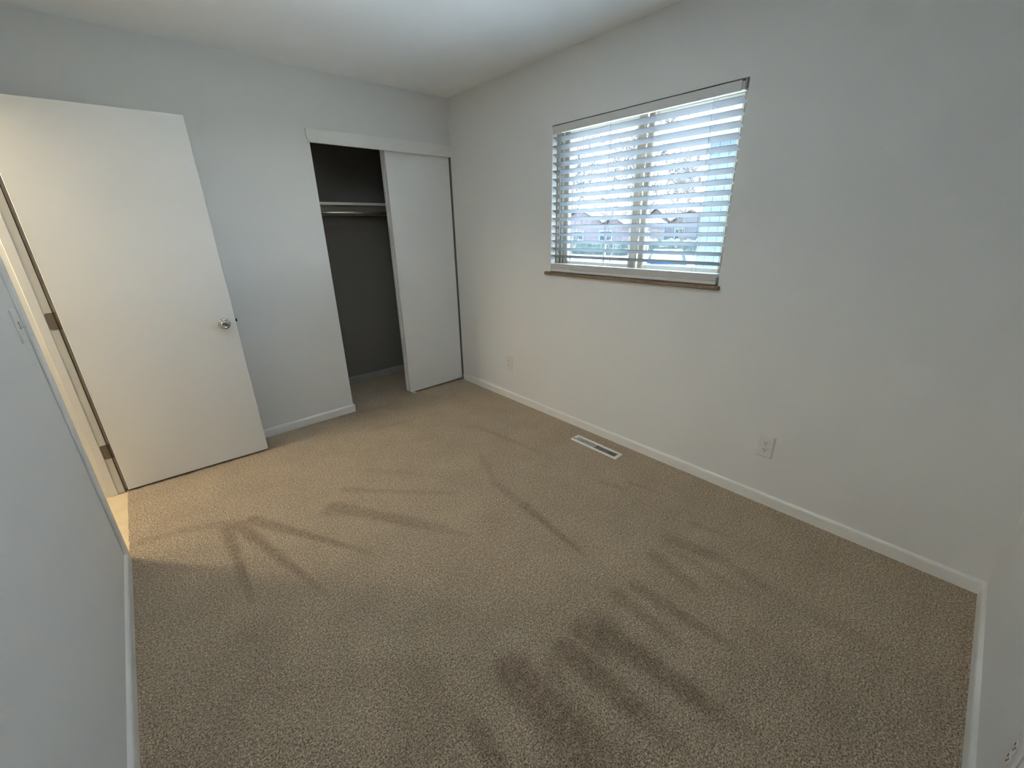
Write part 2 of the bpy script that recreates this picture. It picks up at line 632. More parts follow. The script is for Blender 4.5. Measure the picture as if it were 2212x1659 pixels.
def sliding_door(name, x0, x1, y0, y1, z0, z1, label, pull=None):
    e = empty(name, ((x0+x1)/2, (y0+y1)/2, z0))
    tag(e, label, None, None, 'structure')
    inv = Vector(e.location)

    def part(n, bm, m, par=None, smooth=False):
        xform(bm, Matrix.Translation(-inv))
        return obj(n, bm, m, par or e, smooth)
    us = [x0, x1]
    slab = box(x0, x1, y0, y1, z0, z1, 0.0015, 1)
    part('door_panel', slab, M_DOOR)
    if pull:
        px_, pz_ = pull
        ring = lathe([(0.021, 0.0), (0.0215, 0.0012), (0.0195, 0.0018), (0.018, 0.0008), (0.0165, 0.0002), (0.0, 0.0002)], 32)
        xform(ring, Matrix.Translation((px_, y0, pz_)) @ Matrix.Rotation(PI/2, 4, 'X'))
        tag(part('finger_pull', ring, M_TRIM, None, True), 'round white finger pull')
    return e


sliding_door('door_2', -0.601, -0.014, 0.016, 0.046, 0.014, 2.06, 'white flat sliding closet door with a round finger pull', (-0.5515, 1.008))
sliding_door('door_3', -0.606, -0.046, 0.058, 0.088, 0.016, 2.06, 'second white sliding closet door standing right behind the front one')
# plastic floor guide
e = empty('floor_guide', (-0.565, 0.03, 0))
tag(e, 'small white plastic floor guide under the sliding closet door', 'door guide')
obj('base', box(-0.022, 0.018, -0.03, 0.07, 0.0, 0.004, 0.001, 1), M_TRIM, e)
obj('fin', box(-0.018, -0.002, -0.024, -0.018, 0.004, 0.020, 0.001, 1), M_TRIM, e)

e = empty('closet_shelf', ((CL)/2, 0.55, 1.64))
tag(e, 'white painted shelf spanning the closet above the rod', 'shelf')
obj('board', box(CL/2+0.001, -CL/2-0.001, -0.155, 0.149, 0.0, 0.021, 0.0015, 1), M_SHELF, e)
obj('cleat', box(CL/2+0.001, -CL/2-0.001, 0.130, 0.149, -0.07, -0.0005, 0.001, 1), M_SHELF, e)

e = empty('closet_rod', (0, 0.39, 1.580))
tag(e, 'thin metal hanging rod below the closet shelf', 'closet rod')
bm = tube([(CL+0.012, 0, 0), (-0.012, 0, 0)], 0.0135, 16)
obj('rod', bm, M_ROD, e, True)
for sx, xx in ((1, CL), (-1, 0.0)):
    s = lathe([(0.0, 0.0), (0.026, 0.0), (0.026, 0.005), (0.019, 0.012), (0.0, 0.012)], 24)
    xform(s, Matrix.Translation((xx + sx*0.0005, 0, 0)) @ Matrix.Rotation(sx*PI/2, 4, 'Y'))
    obj('rod_socket', s, M_ROD, e)

# ------------------------------------------------------------------ bedroom door, jamb and casing
# door frame lining (jambs) is part of trim_2, casing boards trim_3
e = empty('trim_2', (-W, DY1, 0))
struct(e, 'white painted door jamb with stop strip')


def rel(bm, e):
    return xform(bm, Matrix.Translation(-Vector(e.location)))


ZF = -0.012

obj('gap_shade_strip', rel(box(-W-0.0065, -W-0.0030, DY1-0.0065, DY1-0.0030, ZF, DZ-0.004), e), M_GAP_SHADE, e)  # dark strip painted in for the shadow line beside the jamb
obj('jamb', rel(box(-W-WT-0.004, -W-0.0030, DY1-0.0035, DY1+0.012, ZF, DZ), e), M_TRIM, e)
obj('jamb', rel(box(-W-WT-0.004, -W+0.002, DY0-0.012, DY0+0.0035, ZF, DZ), e), M_TRIM, e)
obj('head_jamb', rel(box(-W-WT-0.004, -W+0.002, DY0+0.0035, DY1-0.0035, DZ-0.004, DZ+0.012), e), M_TRIM, e)
obj('stop', rel(box(-W-0.075, -W-0.037, DY1-0.0150, DY1-0.0035, ZF, DZ-0.004, 0.002, 1), e), M_TRIM, e)
obj('stop', rel(box(-W-0.075, -W-0.037, DY0+0.0035, DY0+0.0150, ZF, DZ-0.004, 0.002, 1), e), M_TRIM, e)
obj('head_stop', rel(box(-W-0.075, -W-0.037, DY0+0.0150, DY1-0.0150, DZ-0.0155, DZ-0.004, 0.002, 1), e), M_TRIM, e)
e = empty('trim_3', (-W, DY0, 0))
struct(e, 'white door casing around the doorway')
obj('casing', rel(box(-W, -W+0.012, DY0-0.060, DY0-0.004, 0.0, DZ+0.06, 0.004, 2), e), M_TRIM, e)
obj('casing', rel(box(-W, -W+0.012, DY1+0.006, DY1+0.062, 0.0, DZ+0.06, 0.004, 2), e), M_TRIM, e)
obj('head_casing', rel(box(-W, -W+0.012, DY0-0.004, DY1+0.006, DZ+0.004, DZ+0.06, 0.004, 2), e), M_TRIM, e)

PIN = Vector((-W+0.006, DY1-0.006, 0))
door = empty('door_1', PIN, 0.0)
ANG = math.radians(-2.1)
door.rotation_euler = (0, 0, ANG)
struct(door, 'white flat bedroom door standing open against the closet wall')
DT, DW, DB, DTOP = 0.035, 0.757, 0.012, 2.034
# local frame: x along the leaf away from the hinge, y towards the closet wall; visible face at y=-DT
obj('edge_shade_strip', box(0.0050, 0.0080, -DT+0.0005, -0.002, DB, DTOP), M_GAP_SHADE, door)  # dark strip painted in for the shadow line along the leaf
obj('door_leaf', box(0.008, DW, -DT-0.001, -0.001, DB, DTOP, 0.0015, 1), M_DOOR, door)
for hz in (0.265, 1.03, 1.80):
    # plate on the jamb, plate on the door edge, barrel
    h = obj('hinge', tube([(0, 0.004, hz-0.044), (0, 0.004, hz+0.044)], 0.0055, 12), M_BRONZE, door, True)
    pl = bmesh.new()
    c = []
    r = 0.011
    for (cx_, cz_, a0) in ((-0.029, hz+0.044-r, PI/2), (-0.029, hz-0.044+r, PI)):
        for k in range(6):
            a = a0 + k/5*PI/2
            c.append((cx_ + math.cos(a)*r, cz_ + math.sin(a)*r))
    c += [(-0.002, hz-0.044), (-0.002, hz+0.044)]
    # jamb leaf in door-local coords, kept flat on the jamb
    inv = Matrix.Rotation(-ANG, 4, 'Z')
    yj = DY1-0.0035-PIN.y
    fa = [pl.verts.new(inv @ Vector((x - 0.004, yj-0.0016, z))) for x, z in c]
    fb = [pl.verts.new(inv @ Vector((x - 0.004, yj+0.0004, z))) for x, z in c]
    pl.faces.new(fa)
    pl.faces.new(fb[::-1])
    for k in range(len(c)):
        j = (k+1) % len(c)
        pl.faces.new((fa[k], fa[j], fb[j], fb[k]))
    tag(obj('hinge_plate', pl, M_BRONZE, h), 'grey brown metal hinge plate')

# knob on the visible face with its rose, mirrored on the other side
KX, KZ = DW-0.062, 0.915
for sgn in (-1, 1):
    base = Matrix.Translation((KX, -DT-0.001 if sgn < 0 else -0.001, KZ)) @ Matrix.Rotation(PI/2 if sgn < 0 else -PI/2, 4, 'X')
    k = lathe([(0.0, 0.0), (0.032, 0.0), (0.0325, 0.003), (0.028, 0.008), (0.014, 0.011), (0.0115, 0.022), (0.014, 0.028), (0.023, 0.034), (0.0262, 0.043), (0.0262, 0.052), (0.022, 0.060), (0.015, 0.0635), (0.0135, 0.0615), (0.008, 0.0605), (0.0, 0.0605)], 40)
    xform(k, base)
    kn = obj('door_knob', k, M_CHROME, door, True)
    tag(kn, 'round chrome door knob')
    if sgn < 0:
        b = lathe([(0.0, 0.0608), (0.0045, 0.0608), (0.0045, 0.0625), (0.003, 0.0632), (0.0, 0.0632)], 16)
        xform(b, base)
        obj('lock_button', b, M_BOLT, kn)
obj('latch_plate', box(DW-0.0003, DW+0.0012, -0.030, -0.006, KZ-0.020, KZ+0.040, 0.0005, 1), M_CHROME, door)
bm = box(DW, DW+0.011, -0.026, -0.012, KZ+0.003, KZ+0.019, 0.002, 1)
tag(obj('latch_bolt', bm, M_BOLT, door), 'dark latch bolt')

# ------------------------------------------------------------------ hall beyond the doorway
HX = -W-WT
bm = box(-3.75, -2.612, -2.0, 0.9, -0.05, -0.012)
struct(obj('floor_hall', bm, M_HALLF), 'tan vinyl floor of the hall')
struct(obj('wall_hall_far', box(-3.85, -3.75, -2.1, 1.0, -0.05, H), M_HALLW), 'hall wall beyond the doorway')
struct(obj('wall_hall_end', box(-3.75, HX, 0.9, 1.0, -0.05, H), M_HALLW), 'end wall of the hall')
struct(obj('wall_hall_start', box(-3.75, HX, -2.1, -2.0, -0.05, H), M_HALLW), 'near end wall of the hall')
struct(obj('wall_hall_side', box(HX, HX+0.1, WT, 0.9, -0.05, H), M_HALLW), 'hall side wall past the bedroom')
struct(obj('ceiling_hall', box(-3.85, HX, -2.1, 1.0, H, H+0.1), M_CEIL), 'hall ceiling')


def ceiling_light(loc, label, watts, color, size):
    """flush frosted dome with its bulb"""
    e = empty('ceiling_light', loc)
    tag(e, label, 'lamp')
    obj('canopy', lathe([(0, 0), (0.15, 0.0), (0.15, -0.02), (0.0, -0.02)], 32), M_BRONZE, e)
    g = bpy.data.materials.new('lamp_glass')
    g.use_nodes = True
    b = g.node_tree.nodes['Principled BSDF']
    b.inputs['Base Color'].default_value = (0.9, 0.88, 0.84, 1)
    b.inputs['Emission Color'].default_value = (*color, 1)
    b.inputs['Emission Strength'].default_value = 2.0
    obj('shade', lathe([(0.14, -0.02), (0.145, -0.035), (0.13, -0.065), (0.08, -0.09), (0.0, -0.10)], 32), g, e, True)
    d = bpy.data.lights.new('bulb', 'POINT')
    d.energy = watts
    d.shadow_soft_size = size
    d.color = color
    lo = bpy.data.objects.new('bulb', d)
    COL.objects.link(lo)
    lo.parent = e
    lo.location = (0, 0, -0.12-size)


def fill_bowl_light(loc, label, watts, color):
    """added unseen fill light: an opaque bowl on a stem throws its light up to the ceiling"""
    e = empty('fill_bowl_light', loc)
    tag(e, label, 'lamp')
    obj('canopy', lathe([(0, 0), (0.06, 0.0), (0.06, -0.015), (0.0, -0.02)], 32), M_CHROME, e)
    obj('stem', tube([(0, 0, -0.015), (0, 0, -0.215)], 0.006, 10), M_CHROME, e, True)
    obj('bowl', lathe([(0.0, -0.210), (0.08, -0.202), (0.15, -0.175), (0.19, -0.135), (0.196, -0.135), (0.155, -0.183), (0.08, -0.210), (0.0, -0.218)], 40), M_TRIM, e, True)
    d = bpy.data.lights.new('fill_disk', 'AREA')
    d.shape = 'DISK'
    d.size = 0.26
    d.energy = watts
    d.color = color
    lo = bpy.data.objects.new('fill_disk', d)
    COL.objects.link(lo)
    lo.parent = e
    lo.location = (0, 0, -0.165)
    lo.rotation_euler = (PI, 0, 0)


HALL_W, FILL_W = 30.0, 20.5
ceiling_light((-3.25, -0.16, H), 'round frosted ceiling light in the hall beyond the doorway', HALL_W, (1.0, 0.86, 0.64), 0.10)
fill_bowl_light((-1.72, -1.78, H), 'added bowl shaped fill light, unseen, under the bedroom ceiling', FILL_W, (0.86, 0.94, 1.0))  # added out of view to fill the room with soft bounced light

# ------------------------------------------------------------------ window
win = empty('window_1', (0.0, (WY0+WY1)/2, WZ0))
struct(win, 'sliding window with two panes behind white slatted blinds')


def wpart(n, bm, m, par=None, smooth=False):
    return obj(n, rel(bm, win), m, par or win, smooth)


FX0, FX1 = 0.080, 0.165
# painted reveal lining: narrow boards around the opening
wpart('reveal', box(0.0, 0.045, WY1-0.006, WY1, WZ0+0.004, WZ1-0.006), M_TRIM)
# outer frame
wpart('frame_stile', box(0.045, FX1, WY1-0.020, WY1, WZ0, WZ1), M_FRAME)
wpart('frame_stile', box(0.045, FX1, WY0, WY0+0.020, WZ0, WZ1), M_FRAME)
wpart('frame_head', box(0.045, FX1, WY0+0.020, WY1-0.020, WZ1-0.025, WZ1), M_FRAME_W)
wpart('frame_sill', box(0.045, FX1, WY0+0.020, WY1-0.020, WZ0, WZ0+0.035), M_FRAME_W)


def sash(y0, y1, x, name, m_edge):
    """sliding sash: four rails and a pane"""
    z0, z1 = WZ0+0.036, WZ1-0.026
    w, t = 0.040, 0.026
    s = wpart(name, box(x, x+t, y0, y0+w, z0, z1, 0.003, 1), m_edge)
    wpart('sash_stile', box(x, x+t, y1-w, y1, z0, z1, 0.003, 1), m_edge, s).matrix_parent_inverse = Matrix.Identity(4)
    wpart('sash_rail', box(x, x+t, y0+w, y1-w, z0, z0+w, 0.003, 1), M_FRAME_W, s)
    wpart('sash_rail', box(x, x+t, y0+w, y1-w, z1-w, z1, 0.003, 1), M_FRAME_W, s)
    for yy in (y0+w-0.004, y1-w-0.006):
        wpart('glazing_bead', box(x-0.004, x+0.008, yy, yy+0.010, z0+w, z1-w), M_FRAME_W, s)
    g = wpart('pane', box(x+t*0.45, x+t*0.45+0.004, y0+w-0.008, y1-w+0.008, z0+w-0.008, z1-w+0.008), M_GLASS, s)
    return s


YM = -1.800
sash(YM-0.012, WY1-0.045, 0.086, 'sash', M_FRAME)
sash(WY0+0.0205, YM+0.030-0.040, 0.122, 'sash', M_FRAME)
# jamb tracks at the left, narrow vertical ribs
for yy, mm, xx in ((WY1-0.030, M_FRAME_W, 0.080), (WY1-0.043, M_FRAME, 0.092)):
    wpart('jamb_track', box(xx, xx+0.05, yy-0.006, yy+0.004, WZ0+0.036, WZ1-0.026), mm)
# interlock at the meeting stiles
wpart('interlock', box(0.112, 0.124, YM-0.060, YM-0.048, WZ0+0.04, WZ1-0.03), M_FRAME_W)
# brown wood sill
bm = box(-0.022, 0.044, WY0-0.012, WY1+0.040, WZ0-0.019, WZ0+0.0005, 0.003, 2)
wpart('window_sill', bm, M_SILL)

# ------------------------------------------------------------------ blinds
bl = empty('window_blind', (0.0, (WY0+WY1)/2, WZ1))
tag(bl, 'white horizontal slat blind hanging in the window, slats tilted open', 'blind')


def bpart(n, bm, m, par=None, smooth=False):
    return obj(n, rel(bm, bl), m, par or bl, smooth)


BY0, BY1 = WY0+0.016, WY1-0.008
bpart('headrail', box(0.006, 0.044, BY0+0.004, BY1-0.006, WZ1-0.044, WZ1-0.010), M_VALANCE)
bpart('valance', box(-0.006, 0.004, BY0+0.014, BY1-0.004, WZ1-0.049, WZ1-0.006, 0.0025, 2), M_VALANCE)
bpart('valance_clip', box(0.0045, 0.042, BY0-0.004, BY0+0.003, WZ1-0.040, WZ1-0.004), M_CORD)

PITCH_Z, TILT, SW = 0.0488, math.radians(-24), 0.050
Z_TOP, N_SLAT = 1.985, 16


def slat_mesh():
    bm = bmesh.new()
    prof = []
    n = 6
    for k in range(n+1):
        u = -0.5 + k/n
        prof.append((u*SW, 0.0022*(1-4*u*u) + 0.0013))
    for k in range(n, -1, -1):
        u = -0.5 + k/n
        prof.append((u*SW, 0.0022*(1-4*u*u) - 0.0013))
    c, s = math.cos(TILT), math.sin(TILT)
    rr = []
    for yy in (-(BY1-BY0)/2, (BY1-BY0)/2):
        rr.append([bm.verts.new((x*c - z*s, yy, x*s + z*c)) for x, z in prof])
    m = len(prof)
    for k in range(m):
        j = (k+1) % m
        bm.faces.new((rr[0][k], rr[0][j], rr[1][j], rr[1][k]))
    bm.faces.new(rr[0])
    bm.faces.new(rr[1][::-1])
    return bm


s0 = obj('slat', slat_mesh(), M_SLAT_SHADE, bl)
s0.data.materials.append(M_SLAT_TOP)      # street side stays white, the room side carries shade in its colour
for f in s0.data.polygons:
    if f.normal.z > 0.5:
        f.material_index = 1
XC = 0.024
for k in range(N_SLAT):
    s = s0 if k == 0 else s0.copy()
    if k:
        COL.objects.link(s)
        s.parent = bl
    # the room-side edge (raised by the tilt) sits at the measured height
    s.location = (XC, (BY0+BY1)/2 - bl.location.y, Z_TOP - k*PITCH_Z - 0.0085 - WZ1)
# stacked slats and bottom rail
zb = WZ0 + 0.003
bpart('bottom_rail', box(0.000, 0.048, BY0, BY1, zb, zb+0.020, 0.004, 2), M_VALANCE)
z = zb + 0.0205
for k in range(8):
    dx = random.uniform(-0.0015, 0.0015)
    bpart('stacked_slat', box(0.000+dx, 0.048+dx, BY0, BY1, z, z+0.0042, 0.0012, 1), M_VALANCE)
    z += 0.0045
# ladder cords with rungs
for yy in (-1.321, -1.640, -1.920, -2.230):
    for xx in (-0.0012, 0.0485):
        bpart('ladder_cord', tube([(xx, yy, WZ1-0.045), (xx, yy, zb+0.056)], 0.0008, 5), M_CORD)
    for k in range(N_SLAT):
        zz = Z_TOP - k*PITCH_Z - 0.0085 - 0.004
        dz = 0.0235*math.sin(-TILT)
        bpart('ladder_rung', tube([(XC-0.025, yy+0.003, zz+dz), (XC+0.0245, yy-0.003, zz-dz)], 0.0007, 4), M_SLAT_SHADE)
# tilt wand
e_w = bpart('wand', tube([(-0.012, -1.264, 1.992), (-0.012, -1.269, 1.375)], 0.0042, 8), M_WAND, None, True)
bpart('wand_tip', tube([(-0.012, -1.269, 1.381), (-0.012, -1.2695, 1.362)], 0.0055, 8), M_VALANCE, e_w, True)
bpart('wand_hook', tube([(-0.004, -1.264, 2.008), (-0.014, -1.264, 2.003), (-0.012, -1.264, 1.990)], 0.002, 6), M_CORD, e_w, True)

# ------------------------------------------------------------------ floor vent
ven = empty('floor_vent', ((VX0+VX1)/2, (VY0+VY1)/2, 0))
tag(ven, 'white metal floor register with louvres in the carpet below the window', 'vent')
hx, hy_ = (VX1-VX0)/2, (VY1-VY0)/2
rim = slab_grid([-hx, -hx+0.016, hx-0.016, hx], [-hy_, -hy_+0.022, hy_-0.022, hy_], 0.0, 0.007, [(-hx+0.016, hx-0.016, -hy_+0.022, hy_-0.022)], lambda u, v, t: (u + (0 if t else (0.004 if u < 0 else -0.004)*0), v, t))
bmesh.ops.bevel(rim, geom=[ed for ed in rim.edges if all(v.co.z > 0.006 for v in ed.verts)], offset=0.002, segments=2, affect='EDGES')
obj('rim', rim, M_VENT, ven)
duct = slab_grid([-hx+0.010, -hx+0.013, hx-0.013, hx-0.010], [-hy_+0.016, -hy_+0.019, hy_-0.019, hy_-0.016], -0.09, 0.0, [(-hx+0.013, hx-0.013, -hy_+0.019, hy_-0.019)], lambda u, v, t: (u, v, t))
obj('duct', duct, M_DARK, ven)
obj('duct_bottom', box(-hx+0.010, hx-0.010, -hy_+0.016, hy_-0.016, -0.094, -0.0905), M_DARK, ven)
NL = 27
span = 2*(hy_-0.024)
fin0 = {}
for k in range(NL):
    yy = -hy_+0.024 + (k+0.5)*span/NL
    side = 1 if yy > 0 else -1
    if side not in fin0:
        f = box(-hx+0.0155, hx-0.0155, -0.0009, 0.0009, -0.006, 0.006)
        xform(f, Matrix.Rotation(math.radians(0 if side > 0 else 34), 4, 'X'))
        o = obj('louver', f, M_VENT, ven)
        fin0[side] = o
    else:
        o = fin0[side].copy()
        COL.objects.link(o)
        o.parent = ven
    o.location = (0, yy, 0.000)
obj('damper_lever', box(-0.022, -0.017, hy_-0.021, hy_-0.010, 0.004, 0.012, 0.001, 1), M_SLOT, ven)

# ------------------------------------------------------------------ outlets and switch


def outlet(loc, rz, label):
    """local: plate in x-z plane, facing -y"""
    e = empty('wall_outlet', loc, rz)
    tag(e, label, 'outlet', 'wall outlets')
    w, h = 0.0385, 0.0630
    p = bmesh.new()
    # bevelled plate: outer rim at the wall, raised centre
    def loop(a, b, y):
        return [p.verts.new((sx*a, y, sz*b)) for sx, sz in ((-1, -1), (1, -1), (1, 1), (-1, 1))]
    l0, l1, l2 = loop(w, h, 0.0), loop(w, h, -0.003), loop(w-0.006, h-0.006, -0.0062)
    for A, B in ((l0, l1), (l1, l2)):
        for k in range(4):
            j = (k+1) % 4
            p.faces.new((A[k], A[j], B[j], B[k]))
    p.faces.new(l2)
    p.faces.new(l0[::-1])
    obj('faceplate', p, M_PLATE, e)
    for s in (1, -1):
        zc = s*0.0197
        r = bmesh.new()
        pts = []
        for k in range(28):
            a = 2*PI*k/28
            x, z = 0.0172*math.cos(a), 0.0172*math.sin(a)
            z = max(-0.0142, min(0.0142, z))
            pts.append((x, z+zc))
        A = [r.verts.new((x, -0.006, z)) for x, z in pts]
        B = [r.verts.new((x*0.97, -0.0078, zc+(z-zc)*0.97)) for x, z in pts]
        r.faces.new(B)
        r.faces.new(A[::-1])
        for k in range(28):
            j = (k+1) % 28
            r.faces.new((A[k], A[j], B[j], B[k]))
        ro = obj('receptacle', r, M_PLATE, e)
        obj('slot', box(-0.0077, -0.0050, -0.0083, -0.006, zc+0.0005, zc+0.0088), M_SLOT, ro)
        obj('slot', box(0.0050, 0.0075, -0.0083, -0.006, zc+0.0012, zc+0.0080), M_SLOT, ro)
        g = lathe([(0, 0), (0.0027, 0), (0.0027, 0.0023), (0, 0.0023)], 14)
        xform(g, Matrix.Translation((0, -0.006, zc-0.0070)) @ Matrix.Rotation(PI/2, 4, 'X'))
        obj('ground_hole', g, M_SLOT, ro)
    sc = lathe([(0, 0), (0.003, 0), (0.003, 0.0008), (0.0, 0.0014)], 14)
    xform(sc, Matrix.Translation((0, -0.006, 0)) @ Matrix.Rotation(PI/2, 4, 'X'))
    obj('screw', sc, M_PLATE, e)
    return e


# a plate facing -x hangs on the window wall: local -y -> world -x
outlet((0.0, -2.757, 0.336), -PI/2, 'grey white duplex outlet on the window wall right of the floor vent')
outlet((0.0, -0.706, 0.328), -PI/2, 'painted over outlet low on the window wall near the closet corner')
outlet((-1.078, -D, 0.325), PI, 'duplex outlet at the lower right edge on the near wall')

e = empty('light_switch', (-W, -1.078, 1.148), PI/2)
tag(e, 'white toggle light switch plate beside the doorway', 'switch')
p = bmesh.new()
w, h = 0.0365, 0.0585
def _loop(a, b, y):
    return [p.verts.new((sx*a, y, sz*b)) for sx, sz in ((-1, -1), (1, -1), (1, 1), (-1, 1))]
l0, l1, l2 = _loop(w, h, 0.0), _loop(w, h, -0.003), _loop(w-0.005, h-0.005, -0.006)
for A, B in ((l0, l1), (l1, l2)):
    for k in range(4):
        j = (k+1) % 4
        p.faces.new((A[k], A[j], B[j], B[k]))
p.faces.new(l2)
p.faces.new(l0[::-1])
obj('faceplate', p, M_PLATE, e)
obj('toggle_slot', box(-0.0055, 0.0055, -0.0064, -0.005, -0.013, 0.013), M_SLOT, e)
tg = box(-0.0042, 0.0042, -0.017, 0.0, -0.0045, 0.0045, 0.001, 1)
xform(tg, Matrix.Translation((0, -0.004, 0)) @ Matrix.Rotation(math.radians(28), 4, 'X'))
obj('toggle', tg, M_PLATE, e)
for s in (-1, 1):
    sc = lathe([(0, 0), (0.003, 0), (0.003, 0.0008), (0.0, 0.0014)], 14)
    xform(sc, Matrix.Translation((0, -0.006, s*0.030)) @ Matrix.Rotation(PI/2, 4, 'X'))
    obj('screw', sc, M_PLATE, e)

# ------------------------------------------------------------------ outside
GZ = -1.1
M_CONC = mat('driveway_concrete', (0.66, 0.64, 0.60), 0.9, mottle=(0.8, 0.08))
M_LAWN = mat('lawn', (0.018, 0.027, 0.002), 0.95, mottle=(0.6, 0.2), bump=(30, 0.03, 0.6))
M_DRY = mat('dry_grass', (0.024, 0.018, 0.008), 0.95, mottle=(1.5, 0.25))
M_ROAD = mat('street', (0.05, 0.05, 0.048), 0.9, mottle=(0.5, 0.06))
M_BRICK = mat('house_brick', (0.10, 0.080, 0.086), 0.9, mottle=(2.5, 0.15))
M_GREYH = mat('house_siding_grey', (0.075, 0.08, 0.09), 0.9, mottle=(2.0, 0.1))
M_SHING = mat('roof_shingle', (0.03, 0.025, 0.027), 0.95, mottle=(3, 0.15))
M_BTRIM = mat('house_trim', (0.14, 0.19, 0.235), 0.6)
M_PANE = mat('house_pane', (0.03, 0.045, 0.06), 0.3, spec=0.1)
M_BLUEW = mat('neighbour_siding', (0.048, 0.075, 0.108), 0.85, mottle=(4, 0.06))
M_HEDGE = mat('hedge', (0.03, 0.045, 0.036), 0.95, mottle=(5, 0.3), bump=(8, 0.1, 0.8))
M_BARK = mat('tree_bark', (0.05, 0.047, 0.045), 0.95, mottle=(12, 0.2))
M_POST = mat('white_post', (0.45, 0.46, 0.47), 0.6)
M_CAR = mat('car_paint_blue', (0.016, 0.055, 0.13), 0.6, spec=0.06)
M_CARG = mat('car_glass', (0.012, 0.015, 0.018), 0.3, spec=0.08)
M_TYRE = mat('tyre', (0.03, 0.03, 0.03), 0.8)


def at(az, dist, z):
    a = math.radians(az)
    return CAM.x + dist*math.cos(a), CAM.y + dist*math.sin(a), z


struct(obj('ground', box(0.21, 140, -60, 110, GZ-0.5, GZ), M_LAWN), 'lawn outside the window')
struct(obj('driveway', box(0.21, 26.5, -8, 40, GZ, GZ+0.015), M_CONC), 'pale concrete driveway outside')
struct(obj('verge', box(26.5, 28.6, -30, 80, GZ, GZ+0.03), M_DRY), 'dry grass verge along the street')
struct(obj('street', box(28.6, 34.0, -50, 100, GZ, GZ+0.01), M_ROAD), 'street in front of the houses')


def house(name, label, x, y0, y1, eave, gables, wallm, wins, depth=8.0):
    """bungalow facing -x at x; wins: (y0, y1, z0, z1)"""
    e = empty(name, (x, (y0+y1)/2, GZ))
    tag(e, label, 'house')
    yc = (y0+y1)/2

    def part(n, bm, m, par=None):
        xform(bm, Matrix.Translation((-x, -yc, -GZ)))
        return obj(n, bm, m, par or e)
    part('walls', box(x, x+depth, y0, y1, GZ, eave), wallm)
    o = 0.35
    # gable ends face the street: (centre y, half width, ridge z)
    for (gc, gw, gr) in gables:
        g = bmesh.new()
        pf = [g.verts.new(c) for c in ((x, gc-gw, eave), (x, gc+gw, eave), (x, gc, gr))]
        pb = [g.verts.new(c) for c in ((x+depth, gc-gw, eave), (x+depth, gc+gw, eave), (x+depth, gc, gr))]
        g.faces.new(pf)
        g.faces.new(pb[::-1])
        for k in range(3):
            j = (k+1) % 3
            g.faces.new((pf[k], pf[j], pb[j], pb[k]))
        gw_ = part('gable', g, wallm)
        sl = (gr-eave)/gw
        for s in (-1, 1):
            r = bmesh.new()
            t = 0.14
            q = [(gc, gr), (gc+s*(gw+o), eave-o*sl), (gc+s*(gw+o), eave-o*sl+t), (gc, gr+t)]
            A = [r.verts.new((x-o, yv, zv)) for yv, zv in q]
            B = [r.verts.new((x+depth+o, yv, zv)) for yv, zv in q]
            r.faces.new(A)
            r.faces.new(B[::-1])
            for k in range(4):
                j = (k+1) % 4
                r.faces.new((A[k], A[j], B[j], B[k]))
            part('roof_slope', r, M_SHING, gw_)
    for (wy0, wy1, wz0, wz1) in wins:
        t = 0.14
        fr = slab_grid([wy0-t, wy0, wy1, wy1+t], [wz0-t, wz0, wz1, wz1+t], -0.06, 0.01, [(wy0, wy1, wz0, wz1)], lambda u, v, q: (x+q, u, v))
        f = part('house_window', fr, M_BTRIM)
        part('pane', box(x-0.02, x+0.005, wy0, wy1, wz0, wz1), M_PANE, f)
        part('mullion', box(x-0.05, x-0.021, (wy0+wy1)/2-0.04, (wy0+wy1)/2+0.04, wz0, wz1), M_BTRIM, f)
    return e


# brick bungalow across the street (left pane)
hxx = 36.0
yy_ = lambda az: CAM.y + (hxx-CAM.x)*math.tan(math.radians(az))
zz_ = lambda el, az: CAM.z + (hxx-CAM.x)/math.cos(math.radians(az))*math.tan(math.radians(el))
y0_, y1_ = yy_(34.2), yy_(42.5)
house('brick_house', 'pinkish brick bungalow across the street with pale blue window frames', hxx, y0_, y1_, zz_(0.2, 38),
      [((yy_(36.4)+y1_)/2, (y1_-yy_(36.4))/2, zz_(1.9, 39)), (yy_(35.3), (yy_(36.4)-y0_)/2, zz_(0.95, 35.3))], M_BRICK,
      [(yy_(35.5), yy_(36.9), zz_(-1.75, 36), zz_(-0.7, 36)), (yy_(39.1), yy_(40.2), zz_(-2.0, 39.5), zz_(-0.7, 39.5))])
gy = lambda az: CAM.y+50.3*math.tan(math.radians(az))
house('grey_house', 'pale grey house seen across the street through the right pane', 48.0, gy(24.0), gy(32.0), 1.7,
      [((gy(28.5)+gy(32.0))/2, (gy(32.0)-gy(28.5))/2, 3.3), ((gy(24.0)+gy(28.5))/2, (gy(28.5)-gy(24.0))/2, 2.9)], M_GREYH,
      [(gy(29.3), gy(30.6), -0.3, 0.9), (gy(27), gy(27.9), -0.3, 0.9)])

# neighbouring house close by on the right, vertical boards, wide eave
nb = empty('neighbour_house', (9.0, -1.5, GZ))
tag(nb, 'shaded blue grey board sided house close by at the right of the window', 'house')


def npart(n, bm, m, par=None):
    return obj(n, rel(bm, nb), m, par or nb)


